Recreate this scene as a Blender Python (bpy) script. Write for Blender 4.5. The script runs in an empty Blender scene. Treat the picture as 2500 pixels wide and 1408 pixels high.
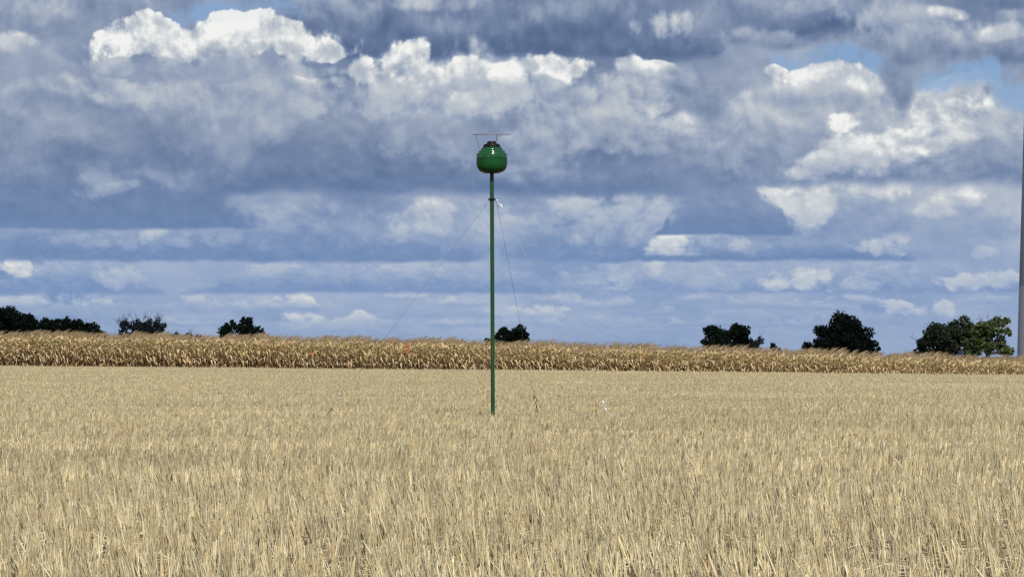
import bpy, bmesh, math, random
import numpy as np
from mathutils import Vector, Matrix

rng = np.random.default_rng(7)
random.seed(7)
R = math.radians
scene = bpy.context.scene
coll = scene.collection

# ------------------------------------------------------------------ camera
F = 9722.0            # focal length in photo pixels (140 mm on 36 mm)
CX, HROW = 1250.0, 850.0
EYE = 1.33
cam_data = bpy.data.cameras.new("camera")
cam = bpy.data.objects.new("camera", cam_data)
coll.objects.link(cam)
cam_data.sensor_width = 36.0
cam_data.lens = 36.0 * F / 2500.0
cam_data.clip_start = 0.5
cam_data.clip_end = 60000.0
cam.location = (0, 0, EYE)
cam.rotation_euler = (R(90) + math.atan((HROW - 704.0) / F), 0, 0)
scene.camera = cam


def at(px, row, y):
    """photo pixel + distance -> point"""
    return Vector(((px - CX) / F * y, y, EYE + (HROW - row) / F * y))


# ------------------------------------------------------------------ render settings
scene.view_settings.view_transform = 'Standard'
scene.view_settings.look = 'None'
scene.view_settings.exposure = 0.0
scene.view_settings.gamma = 1.0
scene.view_settings.use_curve_mapping = False
scene.render.engine = 'CYCLES'
scene.cycles.max_bounces = 5
scene.cycles.diffuse_bounces = 3
scene.cycles.glossy_bounces = 2
scene.cycles.transparent_max_bounces = 8
scene.cycles.use_denoising = False
scene.cycles.use_adaptive_sampling = True
scene.cycles.adaptive_threshold = 0.01
scene.cycles.adaptive_min_samples = 12
scene.cycles.sample_clamp_indirect = 6.0

SUN_EL, SUN_AZ = R(45), R(12)     # sun behind the camera, a little to the right
SUN_DIR = Vector((math.sin(SUN_AZ) * math.cos(SUN_EL), -math.cos(SUN_AZ) * math.cos(SUN_EL), math.sin(SUN_EL)))

# ------------------------------------------------------------------ world: sky and clouds
world = bpy.data.worlds.new("World")
scene.world = world
world.use_nodes = True
wt = world.node_tree
wt.nodes.clear()


cur = wt


def nd(kind, **kw):
    n = cur.nodes.new(kind)
    for k, v in kw.items():
        setattr(n, k, v)
    return n


def put(sock, v):
    if isinstance(v, (int, float)):
        sock.default_value = v
    elif isinstance(v, (tuple, list)):
        sock.default_value = v
    else:
        cur.links.new(v, sock)


def m(op, a, b=None, c=None, clamp=False):
    n = nd('ShaderNodeMath', operation=op, use_clamp=clamp)
    put(n.inputs[0], a)
    if b is not None:
        put(n.inputs[1], b)
    if c is not None:
        put(n.inputs[2], c)
    return n.outputs[0]


def mad(a, b, c):
    return m('MULTIPLY_ADD', a, b, c)


def sstep(v, lo, hi, o0=0.0, o1=1.0):
    n = nd('ShaderNodeMapRange', interpolation_type='SMOOTHSTEP')
    put(n.inputs[0], v)
    n.inputs[1].default_value = lo
    n.inputs[2].default_value = hi
    n.inputs[3].default_value = o0
    n.inputs[4].default_value = o1
    return n.outputs[0]


def lerp(a, b, t):
    n = nd('ShaderNodeMix', data_type='FLOAT', clamp_factor=True)
    put(n.inputs[0], t)
    put(n.inputs[2], a)
    put(n.inputs[3], b)
    return n.outputs[0]


def vec(x, y, z=0.0):
    n = nd('ShaderNodeCombineXYZ')
    put(n.inputs[0], x)
    put(n.inputs[1], y)
    put(n.inputs[2], z)
    return n.outputs[0]


def noise2(v, scale, detail, rough, color=False, dist=0.0):
    n = nd('ShaderNodeTexNoise', noise_dimensions='2D')
    n.inputs['Scale'].default_value = scale
    n.inputs['Detail'].default_value = detail
    n.inputs['Roughness'].default_value = rough
    n.inputs['Distortion'].default_value = dist
    wt.links.new(v, n.inputs['Vector'])
    return n.outputs['Color'] if color else n.outputs['Fac']


def srgb(r, g, b):
    f = lambda c: (c / 255 / 12.92) if c / 255 <= 0.04045 else ((c / 255 + 0.055) / 1.055) ** 2.4
    return (f(r), f(g), f(b), 1.0)


tc = nd('ShaderNodeTexCoord')
sep = nd('ShaderNodeSeparateXYZ')
wt.links.new(tc.outputs['Generated'], sep.inputs[0])
# azimuth and elevation, in units of photo pixels (1 px = 1/F radian)
SX = m('MULTIPLY', m('ARCTAN2', sep.outputs[0], sep.outputs[1]), F)
SY = m('MULTIPLY', m('ARCSINE', m('MAXIMUM', sep.outputs[2], -0.02)), F)
# features flatten towards the horizon, as a cloud layer does
SV = m('MULTIPLY', m('LOGARITHM', mad(m('MAXIMUM', SY, -150.0), 1 / 300.0, 1.0), math.e), 900.0)
P0 = vec(SX, SV)
wsep = nd('ShaderNodeSeparateColor')
wt.links.new(noise2(P0, 1 / 260.0, 1.5, 0.5, color=True), wsep.inputs[0])
WX = mad(mad(wsep.outputs[0], 1.0, -0.5), 150.0, SX)
near = sstep(SY, 0.0, 700.0, 0.22, 1.0)      # warp shrinks with distance
WY = mad(m('MULTIPLY', mad(wsep.outputs[1], 1.0, -0.5), near), 95.0, SY)
WV = mad(mad(wsep.outputs[1], 1.0, -0.5), 45.0, SV)
PX = mad(mad(wsep.outputs[0], 1.0, -0.5), 55.0, SX)
PW = vec(PX, WV)
PL = vec(mad(PX, 2.3, 311.0), mad(WV, 1.5, 97.0))                        # smaller forms for far, low clouds
PLo = vec(mad(PX, 2.3, 317.0), mad(WV, 1.5, 115.0))
FAR = sstep(SY, 150.0, 520.0)
Na = mad(noise2(PW, 1 / 125.0, 7.0, 0.58), 1.0, -0.5)
Nb = mad(noise2(PL, 1 / 125.0, 5.0, 0.56), 1.0, -0.5)
NE = m('MULTIPLY', lerp(Nb, Na, FAR), 2.2)                               # edge noise
PWo = vec(mad(PX, 1.0, 8.0), mad(WV, 1.0, 22.0))
LIT = lerp(m('MULTIPLY', m('SUBTRACT', Nb, mad(noise2(PLo, 1 / 125.0, 4.0, 0.5), 1.0, -0.5)), 0.45),
           m('SUBTRACT', Na, mad(noise2(PWo, 1 / 125.0, 5.0, 0.52), 1.0, -0.5)), FAR)   # relief, lit from above
vor = nd('ShaderNodeTexVoronoi', voronoi_dimensions='2D', feature='F1', normalize=True)
vor.inputs['Scale'].default_value = 1 / 64.0
vor.inputs['Detail'].default_value = 2.0
vor.inputs['Roughness'].default_value = 0.5
wt.links.new(PW, vor.inputs['Vector'])
BP = m('SUBTRACT', 0.42, vor.outputs['Distance'])                        # billows, about +-0.3
NB = mad(noise2(P0, 1 / 520.0, 3.0, 0.5), 1.0, -0.5)                     # large patches

# general cloud deck, the same all round the sky
T = mad(NB, 0.9, mad(LIT, 0.5, 0.42))
A = sstep(mad(NE, 0.25, NB), -0.52, -0.38)
A = m('MAXIMUM', A, sstep(SY, 560.0, 120.0, 0.0, 0.93))


def group_tree(name, ins, outs, build):
    """a small reusable node group"""
    global cur
    g = bpy.data.node_groups.new(name, 'ShaderNodeTree')
    for i in ins:
        g.interface.new_socket(i, in_out='INPUT', socket_type='NodeSocketFloat')
    for o in outs:
        g.interface.new_socket(o, in_out='OUTPUT', socket_type='NodeSocketFloat')
    cur = g
    gi = nd('NodeGroupInput')
    go = nd('NodeGroupOutput')
    res = build({k: gi.outputs[k] for k in ins})
    for o, r in zip(outs, res):
        cur.links.new(r, go.inputs[o])
    cur = wt
    return g


def sst(v, lo, hi, o0, o1):
    n = nd('ShaderNodeMapRange', interpolation_type='SMOOTHSTEP')
    for k, q in enumerate((v, lo, hi, o0, o1)):
        put(n.inputs[k], q)
    return n.outputs[0]


FIELD = ['T', 'A', 'WX', 'WY', 'SY', 'NE', 'LIT', 'BP']


def b_cloud(i):
    xn = mad(i['WX'], i['ix'], i['ox'])
    x2 = m('POWER', m('ABSOLUTE', xn), i['pw'])
    yn = mad(i['WY'], i['iy'], i['oy'])
    dt = mad(i['NE'], i['amp'], m('SUBTRACT', m('SUBTRACT', 1.0, x2), yn))
    dt = mad(i['BP'], 0.6, dt)
    a = sst(dt, 0.0, i['soft'], 0.0, 1.0)
    # the base is level: less of the warp there
    base = mad(i['WY'], 0.35, mad(i['SY'], 0.65, mad(i['NE'], mad(i['sb'], 1.2, 0.0), i['nyb'])))
    b = sst(base, m('MULTIPLY', i['sb'], -1.0), i['sb'], 0.0, 1.0)
    a = m('MULTIPLY', m('MULTIPLY', a, b), i['al'])
    t = mad(i['LIT'], i['lit'], sst(mad(i['BP'], 0.7, yn), 0.02, 0.95, i['bt'], i['tt']))
    return lerp(i['T'], t, a), mad(m('SUBTRACT', 1.0, i['A']), a, i['A'])


def b_puff(i):
    xn = mad(i['WX'], i['ix'], i['ox'])
    yn = mad(i['WY'], i['iy'], i['oy'])
    d = mad(i['NE'], i['amp'], m('SUBTRACT', 1.0, mad(xn, xn, m('MULTIPLY', yn, yn))))
    d = mad(i['BP'], 1.0, d)
    a = m('MULTIPLY', sst(d, 0.0, i['soft'], 0.0, 1.0), i['al'])
    t = mad(i['LIT'], i['lit'], mad(i['BP'], 0.25, mad(yn, i['slope'], i['tt'])))
    return lerp(i['T'], t, a), mad(m('SUBTRACT', 1.0, i['A']), a, i['A'])


def b_hole(i):
    xn = mad(i['WX'], i['ix'], i['ox'])
    yn = mad(i['WY'], i['iy'], i['oy'])
    d = mad(i['NE'], i['amp'], m('SUBTRACT', 1.0, mad(xn, xn, m('MULTIPLY', yn, yn))))
    a = m('MULTIPLY', sst(d, 0.0, i['soft'], 0.0, 1.0), i['al'])
    return mad(i['T'], 1.0, 0.0), m('MULTIPLY', i['A'], m('SUBTRACT', 1.0, a))


XF = ['ix', 'ox', 'iy', 'oy', 'amp', 'soft', 'al']
g_cloud = group_tree('cloud_bank', FIELD + XF + ['pw', 'sb', 'nyb', 'bt', 'tt', 'lit'], ['T', 'A'], b_cloud)
g_puff = group_tree('cloud_puff', FIELD + XF + ['tt', 'lit', 'slope'], ['T', 'A'], b_puff)
g_hole = group_tree('cloud_gap', FIELD + XF, ['T', 'A'], b_hole)
CLOUDS = []


def cloud(x0, x1, top, base, bt, tt, soft=0.5, amp=1.1, sb=7.0, al=1.0, lit=0.8, pw=2):
    """flat-based cloud: x range, top row, base row, tone of base and top"""
    soft, amp = soft * 1.05, amp * 1.0
    cx, rx = (x0 + x1) / 2 - CX, (x1 - x0) / 2
    yb, h = HROW - base, float(base - top)
    r = math.sqrt(1 + 0.75 * amp) if pw == 2 else (1 + 0.75 * amp) ** 0.25
    box = (cx - rx * r - 80, cx + rx * r + 80, yb - sb * 2 - 25, yb + h * (1 + 0.75 * amp) + 48)
    CLOUDS.append((box, g_cloud, dict(ix=1 / rx, ox=-cx / rx, iy=1 / h, oy=-yb / h, amp=amp, soft=soft, al=al,
                                      pw=pw, sb=sb, nyb=-yb, bt=bt, tt=tt, lit=lit)))


def _round(g, cx, cy, rx, ry, amp, **kw):
    cx, cy = cx - CX, HROW - cy
    r = math.sqrt(1 + 0.75 * amp)
    box = (cx - rx * r - 80, cx + rx * r + 80, cy - ry * r - 48, cy + ry * r + 48)
    CLOUDS.append((box, g, dict(ix=1 / rx, ox=-cx / rx, iy=1 / ry, oy=-cy / ry, amp=amp, **kw)))


def puff(cx, cy, rx, ry, t0, soft=0.9, amp=1.4, al=0.9, lit=0.8, slope=0.1):
    """rounded patch of light or dark cloud"""
    _round(g_puff, cx, cy, rx * 1.1, ry * 1.1, amp, soft=soft * 0.95, al=al, tt=t0, lit=lit, slope=slope)


def hole(cx, cy, rx, ry, soft=1.1, amp=1.8, al=0.9):
    """gap where the clear sky shows"""
    _round(g_hole, cx, cy, rx, ry, amp, soft=soft, al=al)


# far to near = low to high
cloud(-100, 2600, 770, 835, 0.42, 0.50, amp=0.5, al=0.6, pw=4)
cloud(620, 970, 758, 806, 0.46, 0.74, amp=0.8, al=0.9, pw=4)
cloud(1000, 1700, 770, 800, 0.40, 0.60, amp=0.8, al=0.6, pw=4)
cloud(1650, 2300, 735, 790, 0.42, 0.58, al=0.7)
cloud(-80, 400, 712, 772, 0.38, 0.60, amp=0.7, al=0.9, pw=4)
cloud(370, 820, 716, 762, 0.38, 0.64, amp=0.8, al=0.9, pw=4)
puff(748, 730, 48, 20, 0.77, lit=1.5)
cloud(940, 1240, 720, 778, 0.38, 0.60, amp=0.8, al=0.85, pw=4)
puff(985, 722, 45, 12, 0.66)
puff(1330, 760, 85, 16, 0.66)
puff(1250, 700, 45, 14, 0.5, al=0.7)
puff(1335, 722, 70, 14, 0.62, al=0.8)
puff(2185, 750, 62, 20, 0.66)
puff(2310, 750, 42, 24, 0.66)
# small cumulus rows low over the horizon
for cx_, cy_, rx_, ry_, t_ in ((60, 742, 70, 12, 0.66), (190, 745, 80, 11, 0.62), (300, 748, 60, 9, 0.60), (470, 738, 70, 9, 0.66), (560, 742, 60, 8, 0.68),
                               (640, 745, 60, 8, 0.66), (700, 740, 46, 12, 0.74), (770, 742, 40, 10, 0.76), (690, 782, 60, 10, 0.72), (790, 782, 70, 10, 0.74), (900, 775, 60, 13, 0.76),
                               (1030, 735, 50, 10, 0.66), (1090, 742, 55, 10, 0.68), (1150, 740, 60, 10, 0.62), (1400, 735, 60, 10, 0.62), (1340, 765, 75, 11, 0.68),
                               (1480, 745, 70, 9, 0.58), (1600, 760, 60, 9, 0.56), (1720, 735, 80, 12, 0.58), (1850, 745, 90, 12, 0.58), (1980, 750, 70, 10, 0.58),
                               (2080, 735, 60, 10, 0.62), (1700, 790, 120, 8, 0.54), (1950, 790, 120, 8, 0.54), (2420, 735, 60, 10, 0.58), (1150, 790, 130, 8, 0.56), (450, 790, 120, 8, 0.54)):
    cloud(cx_ - rx_ * 1.25, cx_ + rx_ * 1.25, cy_ - ry_ * 1.5, cy_ + ry_ * 0.9, t_ - 0.20, t_ + 0.06, soft=0.6, amp=1.2, sb=3.0, al=0.85, lit=0.6)
# dark base band about row 710
cloud(-100, 400, 625, 716, 0.20, 0.56, amp=0.6, pw=4)
puff(300, 680, 75, 26, 0.60, al=0.7)
puff(15, 652, 42, 26, 0.81, lit=1.5)
cloud(430, 1360, 625, 716, 0.22, 0.56, amp=0.6, pw=4)
puff(640, 655, 90, 22, 0.60, al=0.7)
puff(1010, 655, 80, 22, 0.60, al=0.6)
cloud(1330, 1720, 600, 716, 0.30, 0.52, amp=0.8)
puff(1500, 688, 60, 24, 0.74)
puff(1632, 648, 22, 26, 0.74, amp=0.7)
cloud(1700, 2520, 620, 716, 0.26, 0.48, amp=0.7, pw=4)
puff(2000, 670, 420, 45, 0.48, soft=1.5)
puff(1480, 680, 170, 40, 0.50, soft=1.5)
puff(1985, 686, 100, 28, 0.72, soft=1.2)
puff(2120, 690, 60, 20, 0.58)
puff(1790, 690, 80, 20, 0.50, al=0.7)
puff(2395, 690, 95, 24, 0.66, soft=1.2)
puff(2395, 618, 45, 18, 0.62)
# dark bases ending on row 637, light tops above them
cloud(-120, 1300, 470, 638, 0.13, 0.50, soft=0.7, amp=0.7, pw=4)
puff(330, 590, 190, 26, 0.46, soft=1.3, al=0.8)
puff(400, 572, 38, 26, 0.66, soft=1.4)
puff(590, 540, 170, 50, 0.50, soft=1.4)
puff(525, 498, 34, 30, 0.58, soft=1.3)
cloud(860, 1290, 455, 590, 0.40, 0.62, soft=0.8, amp=0.8, sb=20)
puff(1000, 545, 95, 40, 0.70, soft=1.5)
puff(1060, 512, 60, 35, 0.72, soft=1.5)
puff(1230, 550, 60, 45, 0.60, soft=1.4)
cloud(1220, 1760, 455, 634, 0.16, 0.60, soft=0.7, amp=0.8, pw=4)
puff(1410, 505, 80, 36, 0.66, soft=1.4)
puff(1560, 520, 110, 55, 0.60, soft=1.4)
cloud(1420, 2330, 560, 634, 0.08, 0.40, soft=0.8, amp=0.7, pw=4)
puff(1450, 535, 300, 62, 0.56, soft=1.5)
puff(2020, 520, 230, 70, 0.56, soft=1.5)
puff(2380, 545, 180, 75, 0.52, soft=1.5)
cloud(1585, 1740, 560, 622, 0.50, 0.76, soft=0.6, amp=1.3, sb=5)
puff(1800, 590, 85, 22, 0.62, soft=1.3)
puff(1650, 595, 45, 24, 0.79, lit=1.5)
puff(2150, 598, 85, 26, 0.66, soft=1.0)
puff(2190, 575, 45, 24, 0.70, soft=0.9)
cloud(1830, 2280, 420, 570, 0.30, 0.62, soft=0.7, amp=1.0, sb=22)
puff(1950, 505, 70, 55, 0.78, soft=0.9)
puff(1900, 480, 45, 20, 0.85, soft=0.6, lit=1.5)
puff(2120, 462, 100, 30, 0.83, soft=0.9, lit=1.5)
cloud(2220, 2620, 430, 580, 0.36, 0.70, soft=0.7, amp=1.0, sb=22)
puff(2340, 475, 75, 38, 0.79, soft=1.1, lit=1.5)
puff(2290, 515, 40, 28, 0.74, soft=1.1)
cloud(1600, 1930, 440, 572, 0.10, 0.38, soft=0.42, amp=1.3, sb=4, lit=0.5, pw=4)
# broad middle deck: dark base near row 470 (left part 558)
cloud(-150, 640, 150, 560, 0.10, 0.42, soft=0.6, amp=0.8, sb=6, lit=0.5, pw=4)
cloud(430, 1700, 200, 470, 0.10, 0.46, soft=0.7, amp=0.9, sb=15, lit=0.5, pw=4)
puff(230, 440, 45, 50, 0.54, soft=1.2, al=0.8)
puff(245, 462, 80, 16, 0.48, soft=1.2, al=0.8)
puff(430, 440, 130, 34, 0.38, soft=1.2, al=0.8)
puff(60, 330, 120, 130, 0.34, soft=1.4, al=0.7)
puff(130, 300, 60, 40, 0.48, soft=1.3, al=0.7)
puff(350, 380, 220, 60, 0.16, soft=1.5, al=0.7)
puff(620, 240, 240, 90, 0.56, soft=1.5, lit=0.6)
puff(600, 300, 130, 70, 0.52, soft=1.6)
puff(740, 278, 45, 30, 0.66, soft=1.6)
puff(300, 230, 170, 42, 0.64, soft=1.3)
puff(255, 185, 28, 36, 0.60, soft=1.2)
puff(390, 230, 45, 30, 0.70, soft=1.3)
puff(780, 185, 60, 26, 0.70, soft=1.3)
puff(70, 225, 70, 22, 0.50, soft=1.3)
puff(1020, 330, 80, 55, 0.52, soft=1.6, al=0.8)
puff(1500, 330, 330, 60, 0.54, soft=1.6, al=0.7)
puff(1320, 420, 300, 28, 0.28, soft=1.4, al=0.6)
puff(760, 440, 330, 34, 0.10, soft=1.5, al=0.8)
puff(1480, 270, 330, 110, 0.60, soft=1.7, amp=1.0)
puff(1250, 370, 260, 60, 0.44, soft=1.6)
puff(640, 215, 300, 80, 0.50, soft=1.7)
# right-hand mass
cloud(1640, 2600, 170, 452, 0.26, 0.60, soft=0.6, amp=1.0, sb=18, pw=4)
puff(1780, 410, 190, 70, 0.28, soft=1.5, al=0.8)
puff(2200, 320, 420, 130, 0.62, soft=1.6, amp=1.0)
puff(1800, 330, 200, 70, 0.50, soft=1.6)
puff(1900, 280, 180, 45, 0.62, soft=1.4)
puff(2100, 385, 150, 45, 0.78, soft=1.1)
puff(2010, 420, 90, 36, 0.66, soft=1.3)
puff(2230, 345, 150, 42, 0.81, soft=1.1, lit=1.5)
puff(2060, 302, 48, 30, 0.87, soft=0.7, lit=1.5)
puff(2290, 262, 95, 55, 0.81, soft=0.9, lit=1.5)
puff(2400, 320, 110, 40, 0.68, soft=1.3)
puff(2420, 400, 140, 50, 0.34, soft=1.4)
puff(2330, 210, 70, 26, 0.72, soft=0.8)
# near dark clouds along the top
cloud(-150, 480, -120, 112, 0.32, 0.60, soft=0.7, amp=0.9, sb=22, lit=0.6, pw=4)
puff(90, 40, 130, 40, 0.60, soft=1.4)
puff(300, 30, 150, 60, 0.34, soft=1.3, al=0.8)
puff(210, 125, 60, 30, 0.24, soft=1.3)
puff(60, 122, 58, 28, 0.72, soft=1.0)
cloud(650, 1790, -160, 142, 0.02, 0.46, soft=0.35, amp=0.7, sb=14, lit=0.5, pw=4)
puff(790, 20, 110, 50, 0.38, soft=1.3, lit=1.1)
puff(1080, 6, 120, 24, 0.66, soft=1.2)
puff(1100, 58, 260, 30, 0.24, soft=1.5)
puff(1400, 25, 200, 30, 0.32, soft=1.5)
puff(1300, 112, 260, 22, 0.03, soft=1.4)
puff(1650, 52, 85, 30, 0.74, soft=0.9)
puff(1740, 60, 90, 40, 0.48, soft=1.3)
cloud(1680, 2260, -150, 112, 0.22, 0.52, soft=0.6, amp=0.9, sb=16, pw=4)
puff(2060, 62, 170, 30, 0.08, soft=1.5)
puff(1850, 8, 250, 22, 0.44, soft=1.4)
puff(1880, 95, 120, 22, 0.46, soft=1.4)
cloud(1930, 2650, 8, 165, 0.32, 0.60, soft=0.5, amp=0.9, sb=14)
puff(2325, 40, 36, 20, 0.83, soft=1.0, lit=1.5)
puff(2440, 88, 110, 26, 0.72, soft=1.2)
puff(2250, 95, 90, 24, 0.58, soft=1.3)
puff(2470, 150, 90, 34, 0.26, soft=1.0)
puff(2420, 8, 130, 20, 0.16, soft=1.4)
# blue gaps high on the right
hole(2050, 160, 200, 45)
hole(2330, 185, 170, 42)
hole(2470, 230, 70, 60)
hole(570, 32, 160, 42)
# white heads of the middle deck
puff(1540, 200, 75, 70, 0.66, soft=1.0)
puff(1545, 165, 55, 34, 0.81, soft=0.6, lit=1.5)
puff(1600, 150, 40, 18, 0.77, soft=0.6, lit=1.5)
puff(1500, 250, 110, 70, 0.60, soft=1.4)
puff(1590, 272, 34, 24, 0.84, soft=1.6, lit=1.5)
puff(1640, 300, 60, 30, 0.72, soft=1.3)
puff(1715, 255, 60, 42, 0.24, soft=1.5)
puff(1660, 190, 60, 50, 0.36, soft=1.2, al=0.8)
puff(2030, 205, 130, 34, 0.74, soft=0.7)
puff(1915, 180, 42, 20, 0.87, soft=0.5, lit=2.0)
puff(2010, 180, 60, 24, 0.83, soft=0.6, lit=1.5)
puff(2110, 205, 62, 30, 0.77, soft=0.7, lit=1.5)
puff(1990, 245, 130, 26, 0.42, soft=1.8, al=0.6)
puff(2195, 200, 40, 70, 0.22, soft=0.9)
puff(1100, 200, 270, 95, 0.66, soft=1.0)
puff(870, 155, 55, 40, 0.81, soft=0.6, lit=1.5)
puff(780, 185, 55, 22, 0.72, soft=1.0)
puff(975, 122, 72, 46, 0.86, soft=0.5, lit=2.0)
puff(1060, 160, 95, 42, 0.79, soft=0.8, lit=1.5)
puff(1150, 150, 75, 28, 0.85, soft=0.6, lit=1.5)
puff(1140, 245, 115, 52, 0.78, soft=1.2)
puff(1290, 165, 85, 28, 0.87, soft=0.6, lit=1.5)
puff(1385, 172, 78, 40, 0.88, soft=0.6, lit=2.0)
puff(985, 98, 42, 20, 0.90, soft=0.4, lit=2.0)
puff(1250, 225, 85, 42, 0.68, soft=1.1)
puff(1130, 195, 50, 18, 0.60, soft=1.0, al=0.7)
puff(1345, 215, 55, 32, 0.46, soft=0.9)
puff(545, 105, 275, 46, 0.86, soft=0.5, lit=2.0)
puff(340, 88, 82, 46, 0.88, soft=0.35, lit=2.0)
puff(395, 62, 62, 38, 0.90, soft=0.35, lit=2.0)
puff(480, 85, 80, 36, 0.88, soft=0.4, lit=2.0)
puff(600, 72, 66, 42, 0.90, soft=0.35, lit=2.0)
puff(690, 95, 66, 36, 0.88, soft=0.4, lit=2.0)
puff(775, 112, 46, 28, 0.88, soft=0.4, lit=2.0)
puff(645, 92, 40, 16, 0.72, soft=0.8, al=0.6)
puff(420, 152, 170, 26, 0.50, soft=0.6, lit=0.6)
puff(560, 165, 120, 26, 0.48, soft=0.8, lit=0.6)
puff(740, 158, 110, 18, 0.58, soft=0.8)

def ramp(fac, stops):
    n = nd('ShaderNodeValToRGB')
    els = n.color_ramp.elements
    while len(els) < len(stops):
        els.new(0.5)
    for e, (p, c) in zip(els, stops):
        e.position = p
        e.color = srgb(*c)
    cur.links.new(fac, n.inputs[0])
    return n.outputs[0]


# tone -> cloud colour, greyer high up, bluer through the air near the horizon
SKY_STRENGTH = 0.115
g_col = bpy.data.node_groups.new('cloud_colour', 'ShaderNodeTree')
g_col.interface.new_socket('T', in_out='INPUT', socket_type='NodeSocketFloat')
g_col.interface.new_socket('H', in_out='INPUT', socket_type='NodeSocketFloat')
g_col.interface.new_socket('Color', in_out='OUTPUT', socket_type='NodeSocketColor')
cur = g_col
gi = nd('NodeGroupInput')
go = nd('NodeGroupOutput')
c_high = ramp(gi.outputs[0], [(0.0, (87, 107, 142)), (0.25, (116, 133, 164)), (0.5, (152, 165, 187)),
                              (0.75, (190, 197, 205)), (1.0, (242, 243, 240))])
c_low = ramp(gi.outputs[0], [(0.0, (103, 134, 177)), (0.25, (127, 152, 192)), (0.5, (155, 173, 202)),
                             (0.75, (190, 199, 210)), (1.0, (234, 233, 230))])
mixc = nd('ShaderNodeMix', data_type='RGBA')
put(mixc.inputs[0], gi.outputs[1])
put(mixc.inputs[6], c_low)
put(mixc.inputs[7], c_high)
sc = nd('ShaderNodeVectorMath', operation='SCALE')
put(sc.inputs[0], mixc.outputs[2])
sc.inputs['Scale'].default_value = 1 / SKY_STRENGTH
put(go.inputs[0], sc.outputs[0])
cur = wt

sky = nd('ShaderNodeTexSky', sky_type='NISHITA')
up = nd('ShaderNodeVectorMath', operation='ADD')
put(up.inputs[0], tc.outputs['Generated'])
up.inputs[1].default_value = (0, 0, 0.20)
un = nd('ShaderNodeVectorMath', operation='NORMALIZE')
put(un.inputs[0], up.outputs[0])
put(sky.inputs[0], un.outputs[0])
sky.sun_disc = False
sky.sun_elevation = SUN_EL
sky.sun_rotation = math.atan2(SUN_DIR.x, SUN_DIR.y)
sky.altitude = 200.0
sky.air_density = 1.0
sky.dust_density = 0.6
sky.ozone_density = 2.0
HB = sstep(SY, 120.0, 560.0)


def shade(T, A):
    c = nd('ShaderNodeGroup', node_tree=g_col)
    put(c.inputs[0], T)
    put(c.inputs[1], HB)
    mx = nd('ShaderNodeMix', data_type='RGBA')
    put(mx.inputs[0], A)
    put(mx.inputs[6], sky.outputs[0])
    put(mx.inputs[7], c.outputs[0])
    bg = nd('ShaderNodeBackground')
    put(bg.inputs[0], mx.outputs[2])
    bg.inputs[1].default_value = SKY_STRENGTH
    return bg.outputs[0]


n_leaf = 0


def region(box, items, depth):
    """the cloud list is sorted into sky regions so that each ray only meets the clouds near it"""
    global n_leaf
    if len(items) > 9 and depth < 4:
        best = None
        for ax in (0, 1):
            lo, hi = box[2 * ax], box[2 * ax + 1]
            for q in np.linspace(0.25, 0.75, 11):
                c = float(lo + (hi - lo) * q)
                na = sum(1 for it in items if it[0][2 * ax] < c)
                nb = sum(1 for it in items if it[0][2 * ax + 1] > c)
                cost = na * q + nb * (1 - q)
                if best is None or cost < best[0]:
                    best = (cost, ax, c)
        if best[0] < len(items) * 0.92:
            _, ax, c = best
            sel = m('GREATER_THAN', SX if ax == 0 else SY, c)
            ba, bb = list(box), list(box)
            ba[2 * ax + 1] = c
            bb[2 * ax] = c
            sa = region(ba, [it for it in items if it[0][2 * ax] < c], depth + 1)
            sb_ = region(bb, [it for it in items if it[0][2 * ax + 1] > c], depth + 1)
            ms = nd('ShaderNodeMixShader')
            put(ms.inputs[0], sel)
            put(ms.inputs[1], sa)
            put(ms.inputs[2], sb_)
            return ms.outputs[0]
    n_leaf += 1
    e = n_leaf * 1e-3

    def build(i):
        t, a = mad(i['T'], 1.0, e * 1e-3), mad(i['A'], 1.0, e * -1e-3)
        fv = {k: mad(i[k], 1.0, e * (1.0 if k in ('WX', 'WY', 'SY') else 1e-3)) for k in FIELD[2:]}
        for _, g, kw in items:
            n = nd('ShaderNodeGroup', node_tree=g)
            for k, v in kw.items():
                n.inputs[k].default_value = v
            for k, v in fv.items():
                put(n.inputs[k], v)
            put(n.inputs['T'], t)
            put(n.inputs['A'], a)
            t, a = n.outputs['T'], n.outputs['A']
        return t, a
    g = group_tree('sky_region', FIELD, ['T', 'A'], build)
    n = nd('ShaderNodeGroup', node_tree=g)
    for k, v in dict(T=T, A=A, WX=WX, WY=WY, SY=SY, NE=NE, LIT=LIT, BP=BP).items():
        put(n.inputs[k], v)
    t, a = n.outputs['T'], n.outputs['A']
    return shade(t, a)


FB = (-1700.0, 1700.0, -200.0, 1300.0)
inside = m('MULTIPLY', m('LESS_THAN', m('ABSOLUTE', SX), FB[1]), m('LESS_THAN', SY, FB[3]))
inside = m('MULTIPLY', inside, m('GREATER_THAN', SY, -150.0))
s_out = shade(T, A)
s_in = region(FB, CLOUDS, 0)
ms = nd('ShaderNodeMixShader')
put(ms.inputs[0], inside)
put(ms.inputs[1], s_out)
put(ms.inputs[2], s_in)
wo = nd('ShaderNodeOutputWorld')
put(wo.inputs[0], ms.outputs[0])
world.cycles.sampling_method = 'MANUAL'
world.cycles.sample_map_resolution = 256

# ------------------------------------------------------------------ sun
sun_d = bpy.data.lights.new("sun", 'SUN')
sun_d.energy = 5.0
sun_d.angle = R(0.53)
sun_d.color = (1.0, 0.95, 0.86)
sun = bpy.data.objects.new("sun", sun_d)
coll.objects.link(sun)
sun.rotation_euler = SUN_DIR.to_track_quat('Z', 'Y').to_euler()
sun.location = SUN_DIR * 100

# ================================================================== helpers
def link(o, parent=None):
    coll.objects.link(o)
    if parent is not None:
        o.parent = parent
    return o


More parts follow.
